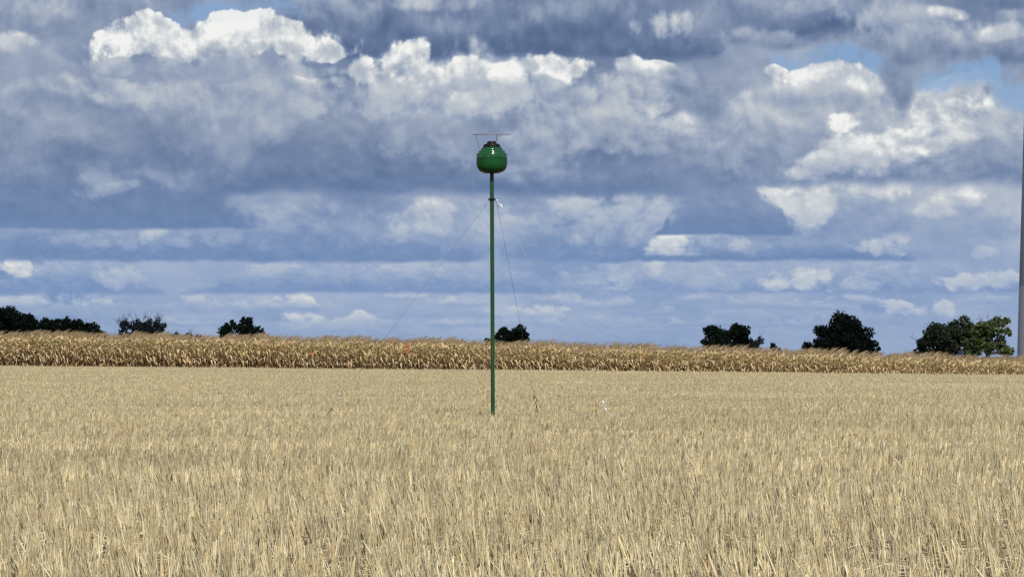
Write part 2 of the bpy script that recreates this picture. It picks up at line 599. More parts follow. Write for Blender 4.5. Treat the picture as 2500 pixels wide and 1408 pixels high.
def mesh_arrays(name, verts, faces, mat=None, cols=None, smooth=False):
    """verts (N,3), faces list of equal-length index rows; cols per vertex"""
    verts = np.asarray(verts, dtype=np.float32)
    faces = np.asarray(faces, dtype=np.int32)
    k = faces.shape[1]
    me = bpy.data.meshes.new(name)
    me.vertices.add(len(verts))
    me.vertices.foreach_set('co', verts.ravel())
    me.loops.add(faces.size)
    me.loops.foreach_set('vertex_index', faces.ravel())
    me.polygons.add(len(faces))
    me.polygons.foreach_set('loop_start', np.arange(0, faces.size, k, dtype=np.int32))
    me.update(calc_edges=True)
    if smooth:
        me.polygons.foreach_set('use_smooth', np.ones(len(faces), dtype=bool))
    if cols is not None:
        c = np.ones((len(verts), 4), dtype=np.float32)
        c[:, :3] = cols
        at_ = me.color_attributes.new('Col', 'FLOAT_COLOR', 'POINT')
        at_.data.foreach_set('color', c.ravel())
    me.validate()
    if mat is not None:
        me.materials.append(mat)
    return me


def obj(name, me, parent=None):
    return link(bpy.data.objects.new(name, me), parent)


def empty(name, loc):
    o = bpy.data.objects.new(name, None)
    o.location = loc
    o.empty_display_size = 0.2
    return link(o)


def tag(o, label=None, cat=None, group=None, kind=None):
    for k, v in (('label', label), ('category', cat), ('group', group), ('kind', kind)):
        if v:
            o[k] = v
    return o


def frame_of(d):
    d = d.normalized()
    a = Vector((0, 0, 1)) if abs(d.z) < 0.9 else Vector((1, 0, 0))
    u = d.cross(a).normalized()
    return u, d.cross(u).normalized()


def tube(pts, radii, sides=8, cap=True):
    pts = [Vector(p) for p in pts]
    vs, fs = [], []
    n = len(pts)
    for i, p in enumerate(pts):
        d = (pts[min(i + 1, n - 1)] - pts[max(i - 1, 0)])
        if d.length < 1e-9:
            d = Vector((0, 0, 1))
        u, v = frame_of(d)
        r = radii[i] if hasattr(radii, '__len__') else radii
        for k in range(sides):
            a = 2 * math.pi * k / sides
            vs.append(p + u * (r * math.cos(a)) + v * (r * math.sin(a)))
    for i in range(n - 1):
        for k in range(sides):
            a, b = i * sides + k, i * sides + (k + 1) % sides
            fs.append((a, b, b + sides, a + sides))
    if cap:
        fs.append(tuple(range(sides - 1, -1, -1)))
        fs.append(tuple(range((n - 1) * sides, n * sides)))
    return vs, fs


def lathe(profile, seg=48):
    """profile: (r, z) from bottom to top, r=0 ends closed"""
    vs, fs, rows = [], [], []
    for r, z in profile:
        if r < 1e-6:
            rows.append([len(vs)])
            vs.append((0, 0, z))
        else:
            rows.append(list(range(len(vs), len(vs) + seg)))
            vs += [(r * math.cos(2 * math.pi * k / seg), r * math.sin(2 * math.pi * k / seg), z) for k in range(seg)]
    for a, b in zip(rows[:-1], rows[1:]):
        for k in range(seg):
            k2 = (k + 1) % seg
            if len(a) == 1 and len(b) > 1:
                fs.append((a[0], b[k2], b[k]))
            elif len(b) == 1 and len(a) > 1:
                fs.append((a[k], a[k2], b[0]))
            elif len(a) > 1:
                fs.append((a[k], a[k2], b[k2], b[k]))
    return vs, fs


def py_mesh(name, parts, mat, smooth=True, angle=None):
    """parts: list of (verts, faces)"""
    vs, fs = [], []
    for v, f in parts:
        o = len(vs)
        vs += [tuple(p) for p in v]
        fs += [tuple(i + o for i in q) for q in f]
    me = bpy.data.meshes.new(name)
    me.from_pydata(vs, [], fs)
    me.materials.append(mat)
    bm = bmesh.new()
    bm.from_mesh(me)
    bmesh.ops.recalc_face_normals(bm, faces=bm.faces)
    bm.to_mesh(me)
    bm.free()
    if smooth:
        me.polygons.foreach_set('use_smooth', np.ones(len(me.polygons), dtype=bool))
        me.set_sharp_from_angle(angle=R(angle or 40))
    return me


def box(cx, cy, cz, sx, sy, sz):
    v = [(cx + x * sx / 2, cy + y * sy / 2, cz + z * sz / 2) for x in (-1, 1) for y in (-1, 1) for z in (-1, 1)]
    f = [(0, 1, 3, 2), (4, 6, 7, 5), (0, 4, 5, 1), (2, 3, 7, 6), (0, 2, 6, 4), (1, 5, 7, 3)]
    return v, f


# ================================================================== materials
def material(name):
    mt = bpy.data.materials.new(name)
    mt.use_nodes = True
    nt = mt.node_tree
    return mt, nt, nt.nodes['Principled BSDF'], nt.nodes['Material Output']


def plain(name, col, rough=0.5, metal=0.0, coat=0.0, var=0.08, scale=8.0):
    """paint, plastic or metal with a little uneven colour and gloss"""
    mt, nt, p, out = material(name)
    tcn = nt.nodes.new('ShaderNodeTexCoord')
    n = nt.nodes.new('ShaderNodeTexNoise')
    n.inputs['Scale'].default_value = scale
    n.inputs['Detail'].default_value = 5
    nt.links.new(tcn.outputs['Object'], n.inputs['Vector'])
    rp = nt.nodes.new('ShaderNodeValToRGB')
    rp.color_ramp.elements[0].position = 0.3
    rp.color_ramp.elements[1].position = 0.7
    rp.color_ramp.elements[0].color = [c * (1 - var) for c in col] + [1]
    rp.color_ramp.elements[1].color = [min(1, c * (1 + var)) for c in col] + [1]
    nt.links.new(n.outputs['Fac'], rp.inputs[0])
    nt.links.new(rp.outputs[0], p.inputs['Base Color'])
    mr = nt.nodes.new('ShaderNodeMapRange')
    mr.inputs[3].default_value = max(0.02, rough - 0.06)
    mr.inputs[4].default_value = rough + 0.06
    nt.links.new(n.outputs['Fac'], mr.inputs[0])
    nt.links.new(mr.outputs[0], p.inputs['Roughness'])
    p.inputs['Metallic'].default_value = metal
    p.inputs['Coat Weight'].default_value = coat
    p.inputs['Coat Roughness'].default_value = 0.06
    return mt


def plant_mat(name, trans=0.2, rough=0.6, spec=0.3, patch=None):
    """per-leaf colour from the mesh, thin leaves let some light through"""
    mt, nt, p, out = material(name)
    a = nt.nodes.new('ShaderNodeAttribute')
    a.attribute_name = 'Col'
    col = a.outputs['Color']
    if patch:
        g = nt.nodes.new('ShaderNodeNewGeometry')
        mp = nt.nodes.new('ShaderNodeMapping')
        mp.inputs['Scale'].default_value = patch
        n = nt.nodes.new('ShaderNodeTexNoise')
        n.inputs['Scale'].default_value = 1.0
        n.inputs['Detail'].default_value = 4
        nt.links.new(g.outputs['Position'], mp.inputs[0])
        nt.links.new(mp.outputs[0], n.inputs['Vector'])
        rp = nt.nodes.new('ShaderNodeValToRGB')
        rp.color_ramp.elements[0].position = 0.32
        rp.color_ramp.elements[1].position = 0.68
        rp.color_ramp.elements[0].color = (0.74, 0.73, 0.725, 1)
        rp.color_ramp.elements[1].color = (1.16, 1.16, 1.15, 1)
        nt.links.new(n.outputs['Fac'], rp.inputs[0])
        mx = nt.nodes.new('ShaderNodeMix')
        mx.data_type = 'RGBA'
        mx.blend_type = 'MULTIPLY'
        mx.inputs[0].default_value = 1.0
        nt.links.new(col, mx.inputs[6])
        nt.links.new(rp.outputs[0], mx.inputs[7])
        col = mx.outputs[2]
    nt.links.new(col, p.inputs['Base Color'])
    p.inputs['Roughness'].default_value = rough
    p.inputs['Specular IOR Level'].default_value = spec
    if trans > 0:
        t = nt.nodes.new('ShaderNodeBsdfTranslucent')
        nt.links.new(col, t.inputs['Color'])
        ms_ = nt.nodes.new('ShaderNodeMixShader')
        ms_.inputs[0].default_value = trans
        nt.links.new(p.outputs[0], ms_.inputs[1])
        nt.links.new(t.outputs[0], ms_.inputs[2])
        nt.links.new(ms_.outputs[0], out.inputs[0])
    return mt


def soil_mat():
    mt, nt, p, out = material('soil_with_straw')
    g = nt.nodes.new('ShaderNodeNewGeometry')
    n1 = nt.nodes.new('ShaderNodeTexNoise')
    n1.inputs['Scale'].default_value = 9.0
    n1.inputs['Detail'].default_value = 8
    n1.inputs['Roughness'].default_value = 0.7
    nt.links.new(g.outputs['Position'], n1.inputs['Vector'])
    rp = nt.nodes.new('ShaderNodeValToRGB')
    rp.color_ramp.elements[0].position = 0.35
    rp.color_ramp.elements[1].position = 0.66
    rp.color_ramp.elements[0].color = (0.075, 0.052, 0.032, 1)
    rp.color_ramp.elements[1].color = (0.24, 0.18, 0.105, 1)
    nt.links.new(n1.outputs['Fac'], rp.inputs[0])
    n2 = nt.nodes.new('ShaderNodeTexNoise')
    n2.inputs['Scale'].default_value = 0.03
    n2.inputs['Detail'].default_value = 4
    nt.links.new(g.outputs['Position'], n2.inputs['Vector'])
    mx = nt.nodes.new('ShaderNodeMix')
    mx.data_type = 'RGBA'
    mx.blend_type = 'MULTIPLY'
    mx.inputs[0].default_value = 0.5
    nt.links.new(rp.outputs[0], mx.inputs[6])
    nt.links.new(n2.outputs['Fac'], mx.inputs[7])
    nt.links.new(mx.outputs[2], p.inputs['Base Color'])
    p.inputs['Roughness'].default_value = 0.95
    p.inputs['Specular IOR Level'].default_value = 0.1
    b = nt.nodes.new('ShaderNodeBump')
    b.inputs['Strength'].default_value = 0.6
    b.inputs['Distance'].default_value = 0.03
    nt.links.new(n1.outputs['Fac'], b.inputs['Height'])
    nt.links.new(b.outputs[0], p.inputs['Normal'])
    return mt


M_SOIL = soil_mat()
M_STRAW = plant_mat('wheat_straw', trans=0.0, rough=0.55, spec=0.25, patch=(0.10, 0.45, 0.2))
M_CORN = plant_mat('dry_corn', trans=0.18, rough=0.6, spec=0.25)
M_LEAF = plant_mat('tree_leaves', trans=0.15, rough=0.6, spec=0.2)
M_BARK = plain('bark', (0.045, 0.036, 0.028), rough=0.9, var=0.3, scale=3)
M_GREEN = plain('green_gloss_paint', (0.008, 0.066, 0.018), rough=0.2, coat=0.25, var=0.05, scale=6)
M_POLE = plain('green_pole_paint', (0.009, 0.052, 0.014), rough=0.42, var=0.12, scale=3)
M_BLACK = plain('black_plastic', (0.004, 0.006, 0.005), rough=0.5, var=0.2)
M_BLACK.node_tree.nodes['Principled BSDF'].inputs['Specular IOR Level'].default_value = 0.15
M_STEEL = plain('dull_steel', (0.16, 0.16, 0.17), rough=0.5, metal=0.6, var=0.15)
M_ZINC = plain('bright_zinc', (0.60, 0.60, 0.61), rough=0.3, metal=0.5, var=0.1)
M_WIRE = plain('wire_rope', (0.20, 0.20, 0.215), rough=0.6, metal=0.3, var=0.2, scale=40)
M_ORANGE = plain('orange_marker', (0.42, 0.075, 0.022), rough=0.55, var=0.1)
M_WOOD = plain('dark_stake', (0.10, 0.065, 0.045), rough=0.8, var=0.2)
M_TOWER = plain('tower_paint_shade_toned', (0.26, 0.27, 0.285), rough=0.6, var=0.03, scale=0.15)  # grey darkened to stand in for cloud shade that misses the tower
M_CLOUD = plain('cloud_white', (0.8, 0.8, 0.8), rough=1.0, var=0.02, scale=0.01)

# ================================================================== terrain
ROWX = [-600, 0, 500, 1000, 1250, 1500, 1750, 2000, 2250, 2500, 3100]
TOPROW = [812, 821, 829, 838, 844, 851, 858, 866, 876, 884, 902]
CORN_H, CORN_Y = 2.33, 285.0


def sm(t):
    t = np.clip(t, 0, 1)
    return t * t * (3 - 2 * t)


def corn_ground(x):
    px = CX + F * np.asarray(x) / CORN_Y
    return EYE + (HROW - np.interp(px, ROWX, TOPROW)) / (F / CORN_Y) - CORN_H


def ground(x, y):
    x = np.asarray(x, dtype=float)
    y = np.asarray(y, dtype=float)
    xc = np.clip(x, -60, 60)
    zf = sm((y - 60) / 215) * (-0.375 - 0.0087 * xc)
    zc = np.minimum(corn_ground(xc) - 0.02 * np.clip(y - 290, 0, 3000), 50)
    w = sm((y - 266) / 17)
    return zf * (1 - w) + zc * w


def gz(x, y):
    return float(ground(x, y))


ys = np.concatenate([np.linspace(-300, 10, 8), np.linspace(14, 340, 164), np.geomspace(350, 30000, 40)])
xh = np.concatenate([np.linspace(0, 64, 33), np.geomspace(70, 20000, 30)])
xs = np.concatenate([-xh[:0:-1], xh])
gx, gy = np.meshgrid(xs, ys)
gv = np.stack([gx, gy, ground(gx, gy)], -1).reshape(-1, 3)
nx, ny = len(xs), len(ys)
ii = np.arange((ny - 1) * nx).reshape(ny - 1, nx)[:, :-1].ravel()
gf = np.stack([ii, ii + 1, ii + nx + 1, ii + nx], -1)
tag(obj('ground', mesh_arrays('ground', gv, gf, M_SOIL, smooth=True)), 'bare straw-littered soil under the stubble field', 'ground', kind='structure')


# ================================================================== instancing for uncountable stuff
def scatter(name, pts, rots, scls, idx, meshes, label, cat):
    """one object whose points carry copies of the given meshes"""
    src = bpy.data.collections.new(name + '_pieces')
    for i, me in enumerate(meshes):
        src.objects.link(bpy.data.objects.new(f'{name}_piece_{i:02d}', me))
    me = bpy.data.meshes.new(name)
    pts = np.asarray(pts, dtype=np.float32)
    me.vertices.add(len(pts))
    me.vertices.foreach_set('co', pts.ravel())
    for nm, ty, arr in (('rot', 'FLOAT_VECTOR', rots), ('scl', 'FLOAT_VECTOR', scls)):
        a_ = me.attributes.new(nm, ty, 'POINT')
        a_.data.foreach_set('vector', np.asarray(arr, dtype=np.float32).ravel())
    a_ = me.attributes.new('idx', 'INT', 'POINT')
    a_.data.foreach_set('value', np.asarray(idx, dtype=np.int32))
    o = obj(name, me)
    ng = bpy.data.node_groups.new(name + '_scatter', 'GeometryNodeTree')
    ng.interface.new_socket('Geometry', in_out='INPUT', socket_type='NodeSocketGeometry')
    ng.interface.new_socket('Geometry', in_out='OUTPUT', socket_type='NodeSocketGeometry')
    N = ng.nodes
    gi_, go_ = N.new('NodeGroupInput'), N.new('NodeGroupOutput')
    ci = N.new('GeometryNodeCollectionInfo')
    ci.inputs['Collection'].default_value = src
    ci.inputs['Separate Children'].default_value = True
    ci.inputs['Reset Children'].default_value = True
    ip = N.new('GeometryNodeInstanceOnPoints')
    ip.inputs['Pick Instance'].default_value = True

    def named(nm, ty):
        q = N.new('GeometryNodeInputNamedAttribute')
        q.data_type = ty
        q.inputs['Name'].default_value = nm
        return q.outputs['Attribute']
    L = ng.links.new
    L(gi_.outputs[0], ip.inputs['Points'])
    L(ci.outputs[0], ip.inputs['Instance'])
    L(named('idx', 'INT'), ip.inputs['Instance Index'])
    er = N.new('FunctionNodeEulerToRotation')
    L(named('rot', 'FLOAT_VECTOR'), er.inputs[0])
    L(er.outputs[0], ip.inputs['Rotation'])
    L(named('scl', 'FLOAT_VECTOR'), ip.inputs['Scale'])
    L(ip.outputs[0], go_.inputs[0])
    md = o.modifiers.new('scatter', 'NODES')
    md.node_group = ng
    tag(o, label, cat, kind='stuff')
    return o


# ================================================================== wheat stubble
STRAW_COLS = np.array([(0.645, 0.55, 0.325), (0.705, 0.62, 0.395), (0.575, 0.47, 0.265), (0.75, 0.68, 0.465), (0.50, 0.44, 0.305), (0.635, 0.495, 0.275)])
STRAW_P = [0.32, 0.22, 0.18, 0.10, 0.11, 0.07]


def prisms(base, tip, mid, rad, cols):
    """three-sided straws bent once: (n,3) base, mid, tip"""
    n = len(base)
    ang = rng.uniform(0, 2 * math.pi, n)
    rings = []
    for p, s in ((base, 1.0), (mid, 1.0), (tip, 0.85)):
        for k in range(3):
            a = ang + 2 * math.pi * k / 3
            q = p.copy()
            q[:, 0] += np.cos(a) * rad * s
            q[:, 1] += np.sin(a) * rad * s
            rings.append(q)
    v = np.stack(rings, 1).reshape(-1, 3)
    o = (np.arange(n) * 9)[:, None]
    f = []
    for r_ in (0, 3):
        for k in range(3):
            a, b = r_ + k, r_ + (k + 1) % 3
            f.append(np.stack([o[:, 0] + a, o[:, 0] + b, o[:, 0] + b + 3, o[:, 0] + a + 3], -1))
    return v, np.concatenate(f), np.repeat(cols, 9, axis=0)


def lying(n, L0, L1, z0, z1, size, rad):
    c = np.stack([rng.uniform(0, size, n), rng.uniform(0, size, n), rng.uniform(z0, z1, n)], -1)
    a = rng.uniform(0, 2 * math.pi, n)
    el = rng.normal(0, 0.22, n)
    h = rng.uniform(L0, L1, n) / 2
    d = np.stack([np.cos(a) * np.cos(el), np.sin(a) * np.cos(el), np.sin(el)], -1) * h[:, None]
    up = np.array([0, 0, 1.0])
    v, f = [], []
    side = np.cross(d, up)
    side /= np.linalg.norm(side, axis=1)[:, None]
    r = rad * rng.uniform(0.7, 1.3, n)[:, None]
    for p in (c - d, c + d):
        v += [p + side * r, p - side * r, p + up * r * 1.2]
    v = np.stack(v, 1).reshape(-1, 3)
    o = np.arange(n) * 6
    for k in range(3):
        a_, b_ = k, (k + 1) % 3
        f.append(np.stack([o + a_, o + b_, o + b_ + 3, o + a_ + 3], -1))
    col = STRAW_COLS[rng.choice(6, n, p=[.2, .3, .1, .3, .05, .05])] * rng.uniform(0.9, 1.15, (n, 1))
    return v, np.concatenate(f), np.repeat(col, 6, axis=0)


def stubble_tile(dens, height, lean, spread, size=2.0, litter=26, thick=1.0):
    rows = np.arange(0.0625, size, 0.125)
    V, Fc, C = [], [], []
    off = 0
    n = int(dens * size * size)
    # plants stand in drilled rows, several straws to a plant
    npl = n // 4
    px_ = rng.uniform(0, size, npl)
    py_ = rows[rng.integers(0, len(rows), npl)] + rng.normal(0, 0.014, npl)
    patch = np.sin(px_ * 2.1 + rng.uniform(0, 6)) * np.sin(py_ * 3.3 + rng.uniform(0, 6))
    keep = rng.uniform(0, 1, npl) < 0.80 + 0.3 * patch
    px_, py_ = px_[keep], py_[keep]
    lx = rng.normal(lean, spread * 0.8, len(px_))
    ly = rng.normal(0, spread * 0.8, len(px_))
    k = 4
    bx = np.repeat(px_, k) + rng.normal(0, 0.0042 * thick, len(px_) * k)
    by = np.repeat(py_, k) + rng.normal(0, 0.0042 * thick, len(px_) * k)
    n = len(bx)
    h = height * np.repeat(np.clip(rng.normal(1, 0.10, len(px_)), 0.6, 1.3), k) * rng.uniform(0.85, 1.05, n)
    sx = np.repeat(lx, k) + rng.normal(0, spread * 0.22, n)
    sy = np.repeat(ly, k) + rng.normal(0, spread * 0.22, n)
    h = np.where(rng.uniform(0, 1, n) < 0.03, h * 1.35, h)
    wild = rng.uniform(0, 1, n) < 0.05
    sx[wild] += rng.normal(0, 0.5, wild.sum())
    base = np.stack([bx, by, np.full(n, -0.03)], -1)
    tip = base + np.stack([sx * h, sy * h, h + 0.03], -1)
    mid = base + (tip - base) * 0.5 + np.stack([rng.normal(0, 0.006, n), rng.normal(0, 0.006, n), np.zeros(n)], -1)
    mid[:, 0] -= sx * h * 0.10
    rad = rng.uniform(0.0018, 0.0034, n) * thick
    col = STRAW_COLS[rng.choice(6, n, p=STRAW_P)] * rng.uniform(0.85, 1.12, (n, 1))
    col = col * np.repeat(rng.uniform(0.66, 1.16, len(px_)), k)[:, None]
    for v, f, c in (prisms(base, tip, mid, rad, col),
                    lying(int(litter * size * size), 0.06, 0.28, 0.01, height * 0.55, size, 0.0022),
                    lying(int(30 * size * size), 0.03, 0.14, 0.0, 0.04, size, 0.003)):
        V.append(v)
        Fc.append(f + off)
        C.append(c)
        off += len(v)
    return mesh_arrays('stubble_tile', np.concatenate(V), np.concatenate(Fc), M_STRAW, np.concatenate(C))


near_tiles = [stubble_tile(dn, 0.245, ln, 0.17, litter=26, thick=1.45) for dn, ln in
              ((250, -0.10), (215, -0.14), (260, -0.08), (180, -0.11), (230, -0.03))]
mid_tiles = [stubble_tile(dn, 0.22, ln, 0.10, litter=8, thick=2.0) for dn, ln in
             ((200, 0.09), (170, 0.13), (210, 0.07), (150, 0.11), (190, 0.04))]
far_tiles = [stubble_tile(dn, 0.21, ln, 0.09, litter=3, thick=3.2) for dn, ln in
             ((125, 0.08), (110, 0.11), (130, 0.06), (100, 0.09), (120, 0.03))]
TS = 2.0
pts, rots, scls, idx = [], [], [], []
ph = rng.uniform(0, 6.28, 8)
band = rng.normal(0, 1, 400)
y = 14.0
while y < 283:
    half = 0.1285 * y * 1.5 + 8
    k0, k1 = int(-half / TS) - 1, int(half / TS) + 1
    shift = rng.uniform(0, TS)
    for k in range(k0, k1 + 1):
        x = k * TS + shift - 1.0
        z0 = gz(x + 1, y + 1)
        sxn = (gz(x + 2, y + 1) - gz(x, y + 1)) / TS
        syn = (gz(x + 1, y + 2) - gz(x + 1, y)) / TS
        edge = 35 + 1.6 * math.sin(x * 0.35 + ph[0]) + rng.normal(0, 0.8)
        nearz = y < edge
        wob = (math.sin(y * 0.42 + 0.05 * x + ph[1]) + math.sin(y * 0.17 + 0.11 * x + ph[2]) + math.sin(x * 0.3 - y * 0.09 + ph[3])) / 3
        yb_ = (y + 1.2 * math.sin(x * 0.21 + ph[4]) + 0.8 * math.sin(x * 0.53 + ph[5])) / 3.1
        i0 = int(yb_)
        bd = band[i0] * (1 - (yb_ - i0)) + band[i0 + 1] * (yb_ - i0)
        h = 1.0 + 0.10 * wob + 0.11 * max(-1.8, min(1.8, bd)) + rng.normal(0, 0.03)
        pts.append((x, y, z0 - sxn - syn - 0.005))
        rots.append((math.atan(syn), -math.atan(sxn), 0))
        scls.append((1.0, 1.0, h))
        idx.append(int(rng.integers(0, 5)) + (0 if nearz else (5 if y < 105 + rng.normal(0, 14) else 10)))
    y += TS
scatter('stubble', pts, rots, scls, idx, near_tiles + mid_tiles + far_tiles, 'pale dry wheat stubble covering the whole foreground field', 'stubble')


# ================================================================== corn
def corn_mesh(seed):
    r = np.random.default_rng(seed)
    V, Fc, C = [], [], []

    def add(v, f, c):
        o = len(V)
        V.extend(v)
        Fc.extend([tuple(i + o for i in q) for q in f])
        C.extend(c)
    H = r.uniform(1.92, 2.16)
    bend = r.uniform(0.02, 0.16)
    by = r.normal(0, 0.05)

    def axis(t):
        return np.array([bend * t * t, by * t * t, H * t])
    # stalk
    rows = 5
    v, f, c = [], [], []
    for i in range(rows):
        t = i / (rows - 1)
        p = axis(t)
        rad = 0.014 * (1 - 0.6 * t)
        for k in range(4):
            a = math.pi / 2 * k + 0.4
            v.append(tuple(p + np.array([rad * math.cos(a), rad * math.sin(a), 0])))
            c.append(np.array((0.26, 0.155, 0.075)) * (1 - t) + np.array((0.36, 0.26, 0.13)) * t)
    for i in range(rows - 1):
        for k in range(4):
            a, b = i * 4 + k, i * 4 + (k + 1) % 4
            f.append((a, b, b + 4, a + 4))
    add(v, f, c)
    # leaves
    az0 = r.uniform(0, math.pi)
    nl = int(r.integers(10, 13))
    for j in range(nl):
        t = 0.16 + 0.86 * (j + r.uniform(-0.2, 0.2)) / nl
        az = az0 + math.pi * j + r.normal(0, 0.5)
        L = r.uniform(0.42, 0.72) * (0.75 + 0.5 * math.sin(math.pi * min(1, t)))
        w = r.uniform(0.030, 0.052)
        el = r.uniform(0.5, 1.15) + (0.25 if t > 0.8 else 0.0)
        droop = r.uniform(1.6, 3.4) if t < 0.75 else r.uniform(0.9, 2.4)
        p = axis(t)
        d_az = np.array([math.cos(az), math.sin(az), 0])
        seg = 5
        v, f, c = [], [], []
        kind = r.uniform()
        if t < 0.38:
            col = np.array((0.36, 0.215, 0.10)) if kind < 0.6 else np.array((0.50, 0.36, 0.19))
        elif kind < 0.12:
            col = np.array((0.36, 0.34, 0.15))
        elif kind < 0.30:
            col = np.array((0.70, 0.575, 0.36))
        else:
            col = np.array((0.58, 0.44, 0.235))
        col = col * r.uniform(0.82, 1.15)
        tw = r.normal(0, 0.5)
        for i in range(seg + 1):
            s = i / seg
            a = el - droop * s
            if i:
                st = L / seg
                p = p + (d_az * math.cos(a) + np.array([0.30 * s, 0, math.sin(a)])) * st
            side = np.array([-d_az[1], d_az[0], 0]) * math.cos(tw * s) + np.array([0, 0, 1.0]) * math.sin(tw * s)
            ww = w * (1.0 - s ** 2.2) * (0.75 + 0.25 * min(1, s * 6)) + 0.002
            v += [tuple(p + side * ww), tuple(p - side * ww)]
            c += [col * (1.0 - 0.12 * s)] * 2
        for i in range(seg):
            f.append((2 * i, 2 * i + 1, 2 * i + 3, 2 * i + 2))
        add(v, f, c)
    # tassel, blown over to the right
    p0 = axis(1.0)
    for j in range(5 if seed % 2 == 0 else 0):
        az = r.uniform(0, 2 * math.pi)
        sp = r.uniform(0.05, 0.35) if j else 0.02
        d = np.array([math.cos(az) * sp + 0.45, math.sin(az) * sp, 1.0])
        L = r.uniform(0.28, 0.46)
        q1 = p0 + d * L * 0.5
        q2 = q1 + (d + np.array([0.75, 0, -0.45])) * L * 0.5
        sd = np.array([0.008, 0.005, -0.004])
        col = np.array((0.48, 0.375, 0.235)) * r.uniform(0.8, 1.15)
        add([tuple(p0 - sd), tuple(p0 + sd), tuple(q1 - sd), tuple(q1 + sd), tuple(q2 - sd * 0.5), tuple(q2 + sd * 0.5)],
            [(0, 1, 3, 2), (2, 3, 5, 4)], [col] * 6)
    # ear in its husk, hanging
    if r.uniform() < 0.85:
        t = r.uniform(0.36, 0.48)
        p = axis(t)
        az = r.uniform(0, 2 * math.pi)
        d = np.array([math.cos(az) * 0.6, math.sin(az) * 0.6, r.uniform(-0.9, 0.5)])
        d /= np.linalg.norm(d)
        u, w_ = frame_of(Vector(d))
        pale = r.uniform() < 0.40
        col = np.array((0.80, 0.74, 0.60)) if pale else np.array((0.50, 0.37, 0.19))
        v, f, c = [], [], []
        for i, (s, rr) in enumerate(((0.0, 0.012), (0.06, 0.032), (0.14, 0.030), (0.23, 0.008))):
            for k in range(5):
                a = 2 * math.pi * k / 5
                q = p + d * (s + 0.02) + np.array(u) * rr * math.cos(a) + np.array(w_) * rr * math.sin(a)
                v.append(tuple(q))
                c.append(col)
        for i in range(3):
            for k in range(5):
                a, b = i * 5 + k, i * 5 + (k + 1) % 5
                f.append((a, b, b + 5, a + 5))
        add(v, f, c)
    return mesh_arrays('corn_plant', np.array(V), np.array(Fc), M_CORN, np.array(C))


corn_meshes = [corn_mesh(100 + i) for i in range(14)]
half = 41.0
# the 300 plants of the front row, one by one
for i in range(300):
    x = -half + 2 * half * (i + rng.uniform(-0.3, 0.3)) / 299
    yy = CORN_Y - 0.9 + rng.normal(0, 0.05)
    o = obj('corn_plant', corn_meshes[int(rng.integers(0, 14))])
    o.location = (x, yy, gz(x, yy) - 0.02)
    o.rotation_euler = (rng.normal(0, 0.04), rng.normal(0.02, 0.05), rng.normal(0, 0.45))
    s = rng.uniform(1.01, 1.16)
    o.scale = (s, s, s)
    tag(o, 'dry tan corn plant in the front row of the standing corn', 'corn plant', 'front row of the cornfield')
pts, rots, scls, idx = [], [], [], []
row = 0
while row < 30:
    yy0 = CORN_Y - 0.6 + row * 0.6
    st = 0.17
    for x in np.arange(-half - 30, half + 30, st):
        x = x + rng.normal(0, 0.04)
        yy = yy0 + rng.normal(0, 0.06)
        pts.append((x, yy, gz(x, yy) - 0.02))
        rots.append((rng.normal(0, 0.04), rng.normal(0.02, 0.05), rng.normal(0, 0.5)))
        s = rng.uniform(0.97, 1.17) * (1 + 0.025 * math.sin(x * 0.9) + 0.02 * math.sin(x * 2.7 + 1))
        scls.append((s, s, s))
        idx.append(int(rng.integers(0, 14)))
    row += 1
scatter('cornfield', pts, rots, scls, idx, corn_meshes, 'dense field of ripe dry corn behind its front row', 'corn')


